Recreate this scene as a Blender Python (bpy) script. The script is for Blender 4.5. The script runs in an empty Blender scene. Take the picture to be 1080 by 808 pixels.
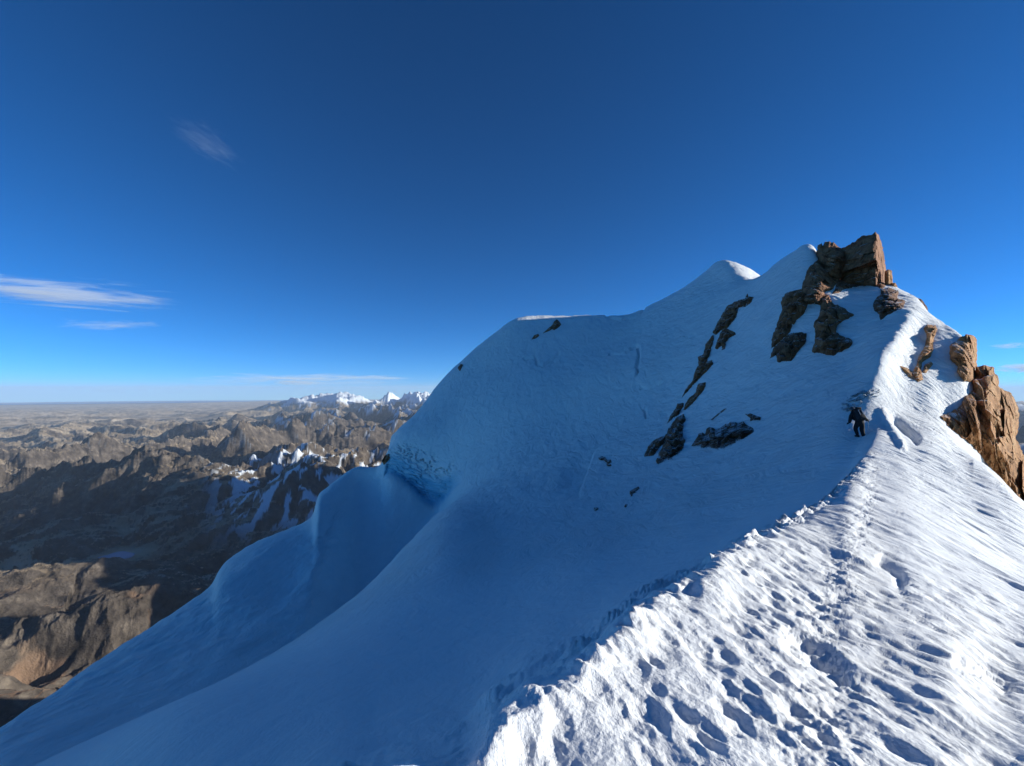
import bpy, bmesh, math, random
import numpy as np
from mathutils import Vector
R = math.radians
F, CU, EV = 480.0, 540.0, 412.0        # focal length in px (1080 wide), centre column, eye level row
SUN_EL, SUN_AZ = 13.0, 87.0            # degrees; azimuth measured from straight ahead towards the right
EARTH = 1.2e7      # effective radius
scene = bpy.context.scene
col = scene.collection

# ------------------------------------------------------------------ noise
_rg = np.random.default_rng(77)
_ang = _rg.random((512, 512))*2*math.pi
_GX = np.cos(_ang).astype(np.float32).ravel(); _GY = np.sin(_ang).astype(np.float32).ravel()
def perlin(x, y, seed=0):
    xf0 = np.floor(x); yf0 = np.floor(y)
    xf = (x-xf0).astype(np.float32); yf = (y-yf0).astype(np.float32)
    xi = xf0.astype(np.int32)+(seed*131 % 509); yi = yf0.astype(np.int32)+(seed*71 % 503)
    u = xf*xf*xf*(xf*(xf*6-15)+10); v = yf*yf*yf*(yf*(yf*6-15)+10)
    x0 = xi & 511; x1 = (xi+1) & 511; y0 = (yi & 511) << 9; y1 = ((yi+1) & 511) << 9
    def g(i, dx, dy): return _GX[i]*dx + _GY[i]*dy
    a = g(y0+x0, xf, yf); b = g(y0+x1, xf-1, yf)
    c = g(y1+x0, xf, yf-1); d = g(y1+x1, xf-1, yf-1)
    a += u*(b-a); c += u*(d-c)
    return (a + v*(c-a)) * 1.5
def fbm(x, y, octs=4, seed=0, gain=.5, lac=2.03):
    s = 0; a = 1
    for i in range(octs):
        s = s + a*perlin(x, y, seed+i*17); a *= gain
        x, y = (x*.8-y*.6)*lac+3.7, (x*.6+y*.8)*lac-1.3
    return s
def ridged(x, y, octs=6, seed=0, gain=.5, lac=2.05):
    s = 0; a = 1; w = 1; tot = 0
    for i in range(octs):
        n = 1-np.abs(perlin(x, y, seed+i*13)); n = n*n
        n = n*w; w = np.clip(n*1.7, 0, 1)
        s = s + a*n; tot += a; a *= gain
        x, y = (x*.8-y*.6)*lac+5.1, (x*.6+y*.8)*lac+2.9
    return s/tot
def swiss(x, y, octs=8, seed=0, gain=.52, lac=2.03, warp=.16):
    s = 0; a = 1.0; f = 1.0; dx = 0; dy = 0; e = .02; tot = 0; am = 1
    for i in range(octs):
        px, py = (x+warp*dx)*f+i*7.3, (y+warp*dy)*f+i*3.1
        n = perlin(px, py, seed+i*13); nx = (perlin(px+e, py, seed+i*13)-n)/e; ny = (perlin(px, py+e, seed+i*13)-n)/e
        s = s + am*(1-np.abs(n)*1.6); tot += a
        dx = dx - am*nx*n; dy = dy - am*ny*n
        f *= lac; a *= gain; am = am*gain*np.clip(s*1.0, .15, 1)
    return s/1.6
def smooth(a, b, x):
    t = np.clip((x-a)/(b-a), 0, 1); return t*t*(3-2*t)
def pchip(xs, ys, x):
    """monotone cubic through (xs, ys); xs increasing"""
    xs = np.asarray(xs, float); ys = np.asarray(ys, float)
    h = np.diff(xs); d = np.diff(ys)/h
    m = np.zeros(len(xs)); m[0] = d[0]; m[-1] = d[-1]
    for i in range(1, len(xs)-1):
        if d[i-1]*d[i] > 0:
            w1 = 2*h[i]+h[i-1]; w2 = h[i]+2*h[i-1]
            m[i] = (w1+w2)/(w1/d[i-1]+w2/d[i])
    x = np.clip(x, xs[0], xs[-1])
    i = np.clip(np.searchsorted(xs, x, side='right')-1, 0, len(h)-1)
    t = (x-xs[i])/h[i]; t2 = t*t; t3 = t2*t
    return (2*t3-3*t2+1)*ys[i]+(t3-2*t2+t)*h[i]*m[i]+(-2*t3+3*t2)*ys[i+1]+(t3-t2)*h[i]*m[i+1]

# ------------------------------------------------------------------ mesh helpers
def grid_faces(nr, nc, mask=None):
    a = np.arange(nr*nc).reshape(nr, nc)
    q = np.stack([a[:-1,:-1], a[:-1,1:], a[1:,1:], a[1:,:-1]], -1).reshape(-1, 4)
    if mask is not None: q = q[mask.reshape(-1)]
    return q
def mesh_np(name, verts, quads, mats, smooth_=True, attrs=None):
    me = bpy.data.meshes.new(name)
    verts = np.ascontiguousarray(verts, dtype=np.float32); quads = np.ascontiguousarray(quads, dtype=np.int32)
    k = quads.shape[1]
    me.vertices.add(len(verts)); me.vertices.foreach_set('co', verts.ravel())
    me.loops.add(quads.size); me.loops.foreach_set('vertex_index', quads.ravel())
    me.polygons.add(len(quads))
    me.polygons.foreach_set('loop_start', np.arange(0, quads.size, k, dtype=np.int32))
    me.polygons.foreach_set('use_smooth', np.full(len(quads), smooth_, dtype=bool))
    if attrs:
        for n, a in attrs.items():
            at = me.attributes.new(n, 'FLOAT', 'POINT'); at.data.foreach_set('value', np.ascontiguousarray(a, dtype=np.float32).ravel())
    me.update(calc_edges=True)
    for m in (mats if isinstance(mats, (list, tuple)) else [mats]): me.materials.append(m)
    ob = bpy.data.objects.new(name, me); col.objects.link(ob)
    return ob
def tag(o, label=None, cat=None, group=None, kind=None):
    for k, v in (('label', label), ('category', cat), ('group', group), ('kind', kind)):
        if v: o[k] = v
    return o

# ------------------------------------------------------------------ materials
def mat(name):
    m = bpy.data.materials.new(name); m.use_nodes = True
    nt = m.node_tree; nt.nodes.clear()
    return m, nt.nodes, nt.links
def nd(N, t, **kw):
    n = N.new(t)
    for k, v in kw.items():
        if k.startswith('i_'):
            key = k[2:]; key = int(key) if key.isdigit() else key.replace('_', ' ')
            n.inputs[key].default_value = v
        else: setattr(n, k, v)
    return n
def ramp(N, stops, interp='LINEAR'):
    r = N.new('ShaderNodeValToRGB'); r.color_ramp.interpolation = interp
    e = r.color_ramp.elements
    while len(e) < len(stops): e.new(.5)
    for k, (p, c) in zip(e, stops):
        k.position = p; k.color = (*c, 1) if len(c) == 3 else c
    return r
def simple(name, c, rough=.7, spec=.3, metal=0):
    m, N, L = mat(name)
    o = N.new('ShaderNodeOutputMaterial'); b = N.new('ShaderNodeBsdfPrincipled')
    tc = N.new('ShaderNodeTexCoord'); n = nd(N, 'ShaderNodeTexNoise', i_Scale=14.0, i_Detail=4.0)
    L.new(tc.outputs['Object'], n.inputs['Vector'])
    r = ramp(N, [(.3, tuple(x*.75 for x in c)), (.7, tuple(min(1, x*1.25) for x in c))])
    L.new(n.outputs['Fac'], r.inputs['Fac']); L.new(r.outputs['Color'], b.inputs['Base Color'])
    b.inputs['Roughness'].default_value = rough; b.inputs['Specular IOR Level'].default_value = spec; b.inputs['Metallic'].default_value = metal
    L.new(b.outputs[0], o.inputs['Surface']); return m

def snow_material():
    m, N, L = mat('snow')
    o = N.new('ShaderNodeOutputMaterial'); b = N.new('ShaderNodeBsdfPrincipled')
    g = N.new('ShaderNodeNewGeometry')
    ice = nd(N, 'ShaderNodeAttribute', attribute_name='ice')
    near = nd(N, 'ShaderNodeAttribute', attribute_name='near')
    # colour: clean snow, faintly mottled; blue old ice where the serac wall is bare
    n1 = nd(N, 'ShaderNodeTexNoise', i_Scale=.12, i_Detail=6.0, i_Roughness=.6)
    L.new(g.outputs['Position'], n1.inputs['Vector'])
    r1 = ramp(N, [(.3, (.84, .84, .84)), (.7, (.91, .905, .89))]); L.new(n1.outputs['Fac'], r1.inputs['Fac'])
    mp = nd(N, 'ShaderNodeMapping'); mp.inputs['Scale'].default_value = (.12, .12, .9); L.new(g.outputs['Position'], mp.inputs['Vector'])
    n2 = nd(N, 'ShaderNodeTexNoise', i_Scale=1.0, i_Detail=5.0, i_Distortion=.8); L.new(mp.outputs[0], n2.inputs['Vector'])
    r2 = ramp(N, [(.3, (.22, .50, .66)), (.52, (.38, .64, .78)), (.75, (.62, .78, .87))]); L.new(n2.outputs['Fac'], r2.inputs['Fac'])
    mx = nd(N, 'ShaderNodeMix', data_type='RGBA'); L.new(ice.outputs['Fac'], mx.inputs['Factor'])
    L.new(r1.outputs['Color'], mx.inputs['A']); L.new(r2.outputs['Color'], mx.inputs['B'])
    L.new(mx.outputs['Result'], b.inputs['Base Color'])
    b.inputs['Roughness'].default_value = .65; b.inputs['Specular IOR Level'].default_value = .12
    # bump: millimetre grain close by, wind crust further off
    nf = nd(N, 'ShaderNodeTexNoise', i_Scale=38.0, i_Detail=5.0, i_Roughness=.65); L.new(g.outputs['Position'], nf.inputs['Vector'])
    bp1 = nd(N, 'ShaderNodeBump', i_Distance=.012); L.new(nf.outputs['Fac'], bp1.inputs['Height'])
    mm = nd(N, 'ShaderNodeMath', operation='MULTIPLY', i_1=.8); L.new(near.outputs['Fac'], mm.inputs[0]); L.new(mm.outputs[0], bp1.inputs['Strength'])
    mp2 = nd(N, 'ShaderNodeMapping'); mp2.inputs['Scale'].default_value = (2.2, .9, 2.2); mp2.inputs['Rotation'].default_value = (0, 0, .7); L.new(g.outputs['Position'], mp2.inputs['Vector'])
    nm = nd(N, 'ShaderNodeTexNoise', i_Scale=1.0, i_Detail=7.0, i_Roughness=.62, i_Distortion=.5); L.new(mp2.outputs[0], nm.inputs['Vector'])
    bp2 = nd(N, 'ShaderNodeBump', i_Distance=.16, i_Strength=.42)
    L.new(nm.outputs['Fac'], bp2.inputs['Height']); L.new(bp1.outputs[0], bp2.inputs['Normal'])
    mp3 = nd(N, 'ShaderNodeMapping'); mp3.inputs['Scale'].default_value = (.55, .24, .45); mp3.inputs['Rotation'].default_value = (0, .3, -.6); L.new(g.outputs['Position'], mp3.inputs['Vector'])
    nw = nd(N, 'ShaderNodeTexNoise', i_Scale=1.0, i_Detail=8.0, i_Roughness=.7, i_Distortion=.9); L.new(mp3.outputs[0], nw.inputs['Vector'])
    inv = nd(N, 'ShaderNodeMath', operation='MULTIPLY_ADD', i_1=-.7, i_2=.8); L.new(near.outputs['Fac'], inv.inputs[0])
    bp3 = nd(N, 'ShaderNodeBump', i_Distance=.8); L.new(inv.outputs[0], bp3.inputs['Strength'])
    L.new(nw.outputs['Fac'], bp3.inputs['Height']); L.new(bp2.outputs[0], bp3.inputs['Normal'])
    L.new(bp3.outputs[0], b.inputs['Normal'])
    L.new(b.outputs[0], o.inputs['Surface']); return m

def rock_material(name, dark, mid, light, scale=1.0):
    m, N, L = mat(name)
    o = N.new('ShaderNodeOutputMaterial'); b = N.new('ShaderNodeBsdfPrincipled')
    g = N.new('ShaderNodeNewGeometry')
    mp = nd(N, 'ShaderNodeMapping'); mp.inputs['Scale'].default_value = (1, 1, .55); mp.inputs['Rotation'].default_value = (.2, .35, .1); L.new(g.outputs['Position'], mp.inputs['Vector'])
    n = nd(N, 'ShaderNodeTexNoise', i_Scale=.4*scale, i_Detail=10.0, i_Roughness=.72, i_Distortion=.15); L.new(mp.outputs[0], n.inputs['Vector'])
    r = ramp(N, [(.3, dark), (.5, mid), (.72, light)]); L.new(n.outputs['Fac'], r.inputs['Fac'])
    v = nd(N, 'ShaderNodeTexVoronoi', feature='DISTANCE_TO_EDGE', i_Scale=.7*scale); 
    ns = nd(N, 'ShaderNodeTexNoise', i_Scale=1.2*scale, i_Detail=4.0); L.new(mp.outputs[0], ns.inputs['Vector'])
    va = nd(N, 'ShaderNodeMix', data_type='VECTOR'); va.inputs['Factor'].default_value = .35
    L.new(mp.outputs[0], va.inputs['A']); L.new(ns.outputs['Color'], va.inputs['B']); L.new(va.outputs['Result'], v.inputs['Vector'])
    rc = ramp(N, [(0, (.45, .45, .45)), (.035, (1, 1, 1))]); L.new(v.outputs['Distance'], rc.inputs['Fac'])
    mx = nd(N, 'ShaderNodeMix', data_type='RGBA', blend_type='MULTIPLY'); mx.inputs['Factor'].default_value = 1
    L.new(r.outputs['Color'], mx.inputs['A']); L.new(rc.outputs['Color'], mx.inputs['B']); sx = nd(N, 'ShaderNodeSeparateXYZ'); L.new(g.outputs['True Normal'], sx.inputs[0])
    ad = nd(N, 'ShaderNodeMath', operation='MULTIPLY_ADD', i_1=.45); L.new(n.outputs['Fac'], ad.inputs[0]); L.new(sx.outputs['Z'], ad.inputs[2])
    th = nd(N, 'ShaderNodeMapRange'); th.inputs['From Min'].default_value = 1.17; th.inputs['From Max'].default_value = 1.21; L.new(ad.outputs[0], th.inputs['Value'])
    ms = nd(N, 'ShaderNodeMix', data_type='RGBA'); L.new(th.outputs[0], ms.inputs['Factor']); L.new(mx.outputs['Result'], ms.inputs['A']); ms.inputs['B'].default_value = (.82, .85, .88, 1)
    L.new(ms.outputs['Result'], b.inputs['Base Color'])
    b.inputs['Roughness'].default_value = .85; b.inputs['Specular IOR Level'].default_value = .2
    nb = nd(N, 'ShaderNodeTexNoise', i_Scale=2.2*scale, i_Detail=8.0, i_Roughness=.7); L.new(mp.outputs[0], nb.inputs['Vector'])
    bp = nd(N, 'ShaderNodeBump', i_Distance=.25, i_Strength=.7); L.new(nb.outputs['Fac'], bp.inputs['Height'])
    bp2 = nd(N, 'ShaderNodeBump', i_Distance=.25, i_Strength=.6); L.new(rc.outputs['Color'], bp2.inputs['Height']); L.new(bp.outputs[0], bp2.inputs['Normal'])
    L.new(bp2.outputs[0], b.inputs['Normal'])
    L.new(b.outputs[0], o.inputs['Surface']); return m

def terrain_material():
    m, N, L = mat('highland')
    o = N.new('ShaderNodeOutputMaterial'); b = N.new('ShaderNodeBsdfPrincipled')
    g = N.new('ShaderNodeNewGeometry')
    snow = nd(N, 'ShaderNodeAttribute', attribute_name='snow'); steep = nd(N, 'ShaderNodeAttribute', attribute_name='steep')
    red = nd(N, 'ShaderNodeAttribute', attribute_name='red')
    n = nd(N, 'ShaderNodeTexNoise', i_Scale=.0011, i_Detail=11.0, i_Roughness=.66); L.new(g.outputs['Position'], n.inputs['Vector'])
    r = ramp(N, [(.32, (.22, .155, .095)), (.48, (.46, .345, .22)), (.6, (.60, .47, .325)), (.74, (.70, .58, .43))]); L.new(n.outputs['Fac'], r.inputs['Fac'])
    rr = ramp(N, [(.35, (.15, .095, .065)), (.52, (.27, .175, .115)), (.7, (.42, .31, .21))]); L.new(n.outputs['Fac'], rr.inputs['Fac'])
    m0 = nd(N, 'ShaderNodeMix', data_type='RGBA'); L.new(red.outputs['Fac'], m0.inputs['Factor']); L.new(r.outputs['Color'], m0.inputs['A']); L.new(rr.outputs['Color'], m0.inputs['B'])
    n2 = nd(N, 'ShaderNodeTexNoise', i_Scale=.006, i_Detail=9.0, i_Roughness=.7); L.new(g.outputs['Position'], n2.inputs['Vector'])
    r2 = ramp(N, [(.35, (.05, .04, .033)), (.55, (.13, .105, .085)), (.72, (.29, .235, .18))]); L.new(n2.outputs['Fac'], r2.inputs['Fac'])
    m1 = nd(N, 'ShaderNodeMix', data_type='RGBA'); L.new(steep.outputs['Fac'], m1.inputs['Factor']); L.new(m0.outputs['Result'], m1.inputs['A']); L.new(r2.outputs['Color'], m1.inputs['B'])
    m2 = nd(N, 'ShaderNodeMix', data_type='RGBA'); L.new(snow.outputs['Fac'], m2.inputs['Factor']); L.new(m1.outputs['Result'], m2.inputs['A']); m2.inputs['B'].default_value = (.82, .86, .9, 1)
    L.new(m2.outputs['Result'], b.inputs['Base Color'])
    b.inputs['Roughness'].default_value = .95; b.inputs['Specular IOR Level'].default_value = .05
    bp = nd(N, 'ShaderNodeBump', i_Distance=45.0, i_Strength=.9); L.new(n2.outputs['Fac'], bp.inputs['Height']); L.new(bp.outputs[0], b.inputs['Normal'])
    L.new(b.outputs[0], o.inputs['Surface']); return m

M_SNOW = snow_material()
M_ROCK = rock_material('dark_brown_rock', (.075, .028, .013), (.33, .145, .07), (.52, .27, .145), 1.9)
M_ROCK2 = rock_material('grey_brown_rock', (.06, .027, .014), (.23, .11, .06), (.40, .22, .125), 2.2)
M_TAN = rock_material('orange_tan_rock', (.13, .06, .028), (.54, .26, .105), (.72, .46, .25), 2.2)
M_ICE = rock_material('dusty_ice', (.30, .31, .32), (.55, .58, .60), (.80, .83, .86), 2.4)
M_TERR = terrain_material()

# ------------------------------------------------------------------ the snow massif: a surface lofted through ridge, lip and trough lines
def zl(rows):   # rows given as (u, y, z) -> (u, y, v)
    return [(u, y, EV + F*(-z)/y) for u, y, z in rows]
LINES = [
 # 0 at the feet
 zl([(-500,.30,-1.60),(490,.35,-1.60),(1080,.35,-1.63),(1600,.35,-1.75)]),
 # 0b bottom of the picture
 zl([(-500,.36,-1.60),(0,.42,-1.6),(400,.62,-1.6),(490,.8,-1.6),(648,1.3,-1.62),(800,1.75,-1.68),(900,1.85,-1.74),(1000,1.95,-1.82),(1080,2.1,-1.90),(1300,1.9,-2.1),(1600,1.6,-2.3)]),
 # 1
 zl([(-500,.45,-1.60),(0,.55,-1.6),(400,.9,-1.6),(490,1.2,-1.6),(648,1.9,-1.66),(800,2.3,-1.75),(900,3.0,-2.0),(950,3.4,-2.14),(1000,3.7,-2.25),(1080,4.5,-2.7),(1300,3.5,-2.8),(1600,2.8,-3.0)]),
 # 2
 zl([(-500,.55,-1.60),(0,.68,-1.6),(400,1.4,-1.6),(490,1.65,-1.6),(648,2.7,-1.74),(800,4.4,-2.13),(874,6.6,-2.58),(900,7.5,-2.68),(950,8.8,-2.98),(1000,8.2,-3.12),(1080,7.5,-3.4),(1300,6,-3.7),(1600,5,-4.2)]),
 # 3 crest
 [(-500,.62,1660),(0,.8,1370),(300,1.3,1000),(400,1.85,818),(490,2.05,797),(522,2.2,758),(555,2.45,734),(613,2.9,698),(648,3.4,662),(683,4.2,631),(726,5.2,614),(742,5.8,597),(769,6.8,578),(798,8.0,567),(821,9.2,556),(874,13.3,525),(900,17,498),(914,20,480),(926,21,474),(940,20.5,478),(950,20,482),(975,18.5,497),(1000,17,514),(1080,11.5,588),(1300,9,673),(1600,8,772)],
 # 4 just beyond the crest
 [(-500,.75,1560),(0,1.0,1260),(300,1.6,935),(400,2.15,812),(490,2.4,785),(522,2.6,750),(555,2.9,722),(613,3.45,690),(648,4.1,655),(683,5.0,628),(726,6.2,610),(742,6.9,597),(769,8.1,577),(798,9.6,563),(821,11,551),(874,15.5,520),(900,19.5,492),(914,22.5,468),(924,23.5,460),(931,24,456),(940,23.7,460),(950,23.3,465),(975,22.3,472),(1000,21,486),(1080,14.5,555),(1300,11,690),(1600,10,800)],
 # 5 mid of the near face / brink of the sunny side
 [(-500,3,1244),(0,5,884),(200,8,738),(300,8.5,708),(400,9.5,678),(467,10.5,666),(540,11.5,648),(600,12.3,624),(650,12.8,609),(700,13.5,591),(800,16.5,545),(850,19.5,514),(900,24,468),(914,26,453),(924,26.8,443),(931,27.2,437),(940,27.5,441),(952,28.5,439),(980,30.3,434),(1000,26,465),(1048,22,496),(1080,18,529),(1300,14,655),(1600,12,800)],
 # 6 rolling lip
 [(-500,10,1084),(0,15,827),(30,16,811),(155,22,752),(267,29,701),(329,35,663),(380,43,624),(420,54,585),(450,65,552),(467,71,537),(482,75,527),(500,74,520),(540,71,508),(600,68,496),(700,58,478),(800,44,450),(850,38,428),(900,31,416),(914,31,408),(926,31,400),(955,34.5,402),(980,32.5,412),(1000,31,440),(1018,30,465),(1034,29.5,500),(1050,30,540),(1080,30,620),(1300,25,800),(1600,22,1000)],
 # 7 hollow behind the lip
 [(-500,13,1120),(0,19,838),(155,27,766),(267,36,716),(329,46,681),(380,56,642),(420,68,602),(450,79,563),(467,83,540),(482,82,527),(500,81,516),(540,78,500),(600,75,483),(700,66,460),(800,51,428),(850,44.5,405),(900,38,392),(932,34.0,376),(955,37.5,380),(980,35.8,392),(1000,33.2,415),(1018,31.6,440),(1034,31.2,480),(1050,32,565),(1080,36,660),(1300,32,860),(1600,28,1050)],
 # 8 brink of the pale flank (left) / foot of the ice wall
 [(-500,24,1080),(0,31,779),(47,33.5,758),(85,37,738),(179,44,700),(263,53,657),(300,60,634),(329,68,602),(343,81,570),(352,94,545),(362,105,526),(380,112,514),(400,111,508),(411,108,501),(430,105,514),(457,101,536),(470,97,528),(482,93,514),(500,90,500),(540,86,482),(600,84,466),(700,76,440),(800,58,400),(850,51,381),(900,44,371),(926,40.5,360),(945,38.3,357),(965,41.5,360),(985,38.6,374),(1000,36,392),(1018,33.8,415),(1034,33,460),(1050,34,590),(1080,42,700),(1300,40,900),(1600,35,1100)],
 # 9 left skyline / top of the ice wall
 [(-500,30,1060),(0,37,768),(19,39,756),(47,43,738),(94,50,704),(150,59,667),(198,68,636),(222,75,618),(232,79,600),(245,83,587),(277,91,568),(310,99,556),(329,105,545),(336,109,522),(345,112,514),(352,114,508),(380,119,492),(397,117,493),(405,115,484),(411,112,473),(425,108.5,475),(440,106.5,481),(457,104,490),(470,101,494),(482,98.5,493),(500,97,482),(540,95,459),(600,93.5,441),(700,86,412),(800,64,372),(850,57,350),(900,50,347),(926,46.8,342),(956,42.3,340),(972,44,346),(985,41.3,357),(1000,38.4,374),(1018,36,396),(1034,35,440),(1050,36,620),(1080,46,740),(1300,48,950),(1600,42,1150)],
 # 10
 [(-500,36,1120),(0,46,800),(94,60,740),(198,87,672),(277,118,604),(336,140,556),(380,142,522),(400,132,508),(411,114,467),(425,111,460),(440,109.5,458),(470,107.5,456),(500,106,440),(540,106,420),(600,105,403),(700,98,376),(772,85,350),(800,70,342),(850,63,318),(900,56,325),(926,53,325),(962,46.8,327),(976,47.5,336),(990,43,348),(1000,41,358),(1018,38,378),(1034,36.8,425),(1050,38,640),(1080,52,780),(1300,55,980),(1600,50,1180)],
 # 11
 [(-500,42,1160),(0,52,860),(94,68,800),(198,100,730),(277,136,660),(336,160,600),(380,162,570),(400,148,545),(411,116,464.5),(425,115,452.5),(440,116,444),(470,118,424),(500,122,402),(548,128,372),(600,128,366),(660,126,358),(700,118,344),(745,112,321),(772,104,308),(785,98,305),(800,82,312),(820,76,300),(850,69,288),(880,64,305),(900,63,309),(926,60,307),(950,56,315),(968,51.3,320),(980,50,331),(1000,43,350),(1018,39.8,366),(1034,38.5,412),(1050,40,660),(1080,58,820),(1300,62,1000),(1600,57,1200)],
 # 12 near skyline right of the saddle
 [(-500,50,1190),(0,60,920),(94,78,860),(198,116,800),(277,158,730),(336,184,660),(380,186,640),(400,172,600),(411,118,463),(425,119,450),(440,121,438),(470,125,411),(500,130,386),(548,137,352),(600,138,347),(660,137,342),(700,131,327),(745,126,304),(760,122,300),(772,114,298),(785,107,297.5),(803,92,290),(820,87,276),(838,82,264),(850,79,256.5),(857,78,258),(866,76,273),(880,74,292),(900,72,297),(925,70,296),(940,67,300),(950,64,305),(970,58.2,317),(980,54,329),(990,50,337),(1005,44.5,347),(1018,41.5,358),(1030,40,392),(1050,42,690),(1080,64,860),(1300,70,1020),(1600,65,1220)],
 # 13
 [(-500,58,1210),(0,70,980),(94,90,920),(198,132,860),(277,180,800),(336,210,720),(380,212,700),(400,195,650),(411,120,462),(425,122,449),(440,123,436),(470,129,404),(500,135,377),(548,142,341),(600,144,338),(660,143.5,336),(700,139,319),(745,135,292),(760,130,287),(772,125,284),(785,121,289),(803,110,300),(820,92,290),(850,84,272),(866,80,295),(900,77,315),(950,69,322),(978,62,345),(1005,49,365),(1018,45,380),(1030,43,420),(1050,45,720),(1080,72,900),(1300,80,1040),(1600,75,1240)],
 # 14 far skyline
 [(-500,70,1230),(0,85,1030),(94,110,980),(198,160,900),(277,220,850),(336,250,790),(380,250,760),(400,230,700),(408,127,480),(413,123,462),(425,125,448),(433,126,441.5),(440,128,434),(460,133,408),(490,139,375),(520,144,350),(548,147,332),(560,149,330.5),(600,150,331),(655,150,331),(690,148,319),(720,145,303),(745,141,284),(756,139,274.5),(764,137,273),(772,136,275),(785,137,280),(803,139,292),(820,110,330),(850,92,320),(900,84,345),(950,76,352),(1005,70,390),(1050,65,760),(1080,82,930),(1300,92,1060),(1600,86,1260)],
 # 15 lee side
 [(-500,100,1240),(0,120,1080),(198,230,980),(336,340,900),(400,300,860),(411,150,620),(425,150,600),(490,165,480),(548,172,420),(655,176,405),(720,172,380),(756,165,360),(803,165,380),(850,120,430),(900,105,450),(950,95,460),(1005,88,520),(1050,84,800),(1080,100,960),(1300,115,1080),(1600,110,1280)],
 # 16 foot
 [(-500,1000,1100),(0,1000,1080),(400,1100,1020),(655,1100,1020),(950,1000,1040),(1080,1000,1060),(1600,1000,1250)],
]
ucol = np.concatenate([np.linspace(-500, -45, 60), np.arange(-40, 1121, 1.0), np.arange(1122, 1300, 2.0), np.linspace(1303, 1600, 90)])
NC = len(ucol)
KV = np.array([pchip([p[0] for p in l], [p[2] for p in l], ucol) for l in LINES])
KL = np.array([pchip([p[0] for p in l], [math.log(p[1]) for p in l], ucol) for l in LINES])
for k in range(1, len(LINES)): KL[k] = np.maximum(KL[k], KL[k-1]+.012)
def blur(a, n):
    k = np.hanning(2*n+3)[1:-1]; k /= k.sum()
    p = np.pad(a, (n, n), mode='reflect', reflect_type='odd'); return np.convolve(p, k, 'valid')
SHARP = {4: 3, 5: 4, 9: 4, 10: 2, 13: 4, 15: 3}
def wob_u(a, n_lo, n_hi, wgt): return blur(a, n_lo)*(1-wgt)+blur(a, n_hi)*wgt
for k in range(len(LINES)):
    n = SHARP.get(k, 14)
    lw = 26 if k in (6, 7, 8, 11, 12, 14) else 10
    wgt = smooth(240, 300, ucol)*(1-smooth(392, 402, ucol)) if k in (6, 7, 8, 9) else 0*ucol
    
    KV[k] = wob_u(KV[k], n, lw, wgt)
    KL[k] = wob_u(blur(KL[k], 5), n, lw+6, np.clip(wgt+.35, 0, 1))
for k in range(1, len(LINES)): KL[k] = np.maximum(KL[k], KL[k-1]+.010)
crestL = KL[4].copy()
ROWS = [16, 130, 110, 110, 90, 40, 150, 150, 45, 95, 80, 60, 50, 60, 35, 45, 20]
FR = [0.0]
for r in ROWS: FR = FR[:-1] + list(np.linspace(FR[-1], FR[-1]+1, r+1))
FR = np.array(FR); NR = len(FR)
VV = np.zeros((NR, NC)); LL = np.zeros((NR, NC)); kk = np.arange(len(LINES))
for c in range(NC):
    l = KL[:, c]; lr = np.interp(FR, kk, l)
    fine = np.linspace(l[0], l[-1], 1600)
    v = pchip(l, KV[:, c], fine)
    vb = blur(v, 9 if ucol[c] > 400 else 4)
    wl = 1-smooth(395, 405, ucol[c])*(1-smooth(470, 490, ucol[c]))
    v = v*(1-wl)+vb*wl
    LL[:, c] = lr; VV[:, c] = np.interp(lr, fine, v)
def blur_u(A, n):
    k_ = np.hanning(2*n+3)[1:-1]; k_ /= k_.sum(); P_ = np.pad(A, ((0, 0), (n, n)), mode='edge')
    o_ = np.zeros_like(A)
    for i_ in range(2*n+1): o_ += k_[i_]*P_[:, i_:i_+A.shape[1]]
    return o_
def soften(lo, hi, n, wu):
    r_ = np.where((FR > lo-.5) & (FR < hi+.5))[0]; a_, b_ = r_[0], r_[-1]+1
    w_ = (smooth(lo-.1, lo+.35, FR[a_:b_])*(1-smooth(hi-.35, hi+.1, FR[a_:b_])))[:, None]*wu[None, :]
    for A in (VV, LL):
        A[a_:b_] = A[a_:b_]*(1-w_) + blur_u(A[a_:b_], n)*w_
soften(5.2, 9, 16, smooth(420, 440, ucol)*(1-smooth(560, 600, ucol)))
soften(5.2, 7.35, 42, smooth(400, 450, ucol)*(1-smooth(600, 650, ucol)))
soften(7.3, 8.95, 14, smooth(372, 386, ucol)*(1-smooth(425, 440, ucol)))
soften(2.5, 7.5, 22, smooth(885, 915, ucol)*(1-smooth(1000, 1020, ucol)))
soften(10.2, 12.8, 14, smooth(430, 450, ucol)*(1-smooth(880, 900, ucol)))
# even out the sampling between neighbouring columns so quads stay regular
UU = np.broadcast_to(ucol, (NR, NC))
YY = np.exp(LL); XX = (UU-CU)/F*YY; ZZ = -(VV-EV)/F*YY
T = LL - crestL[None, :]              # <0 sunny side, >0 beyond the crest

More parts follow.
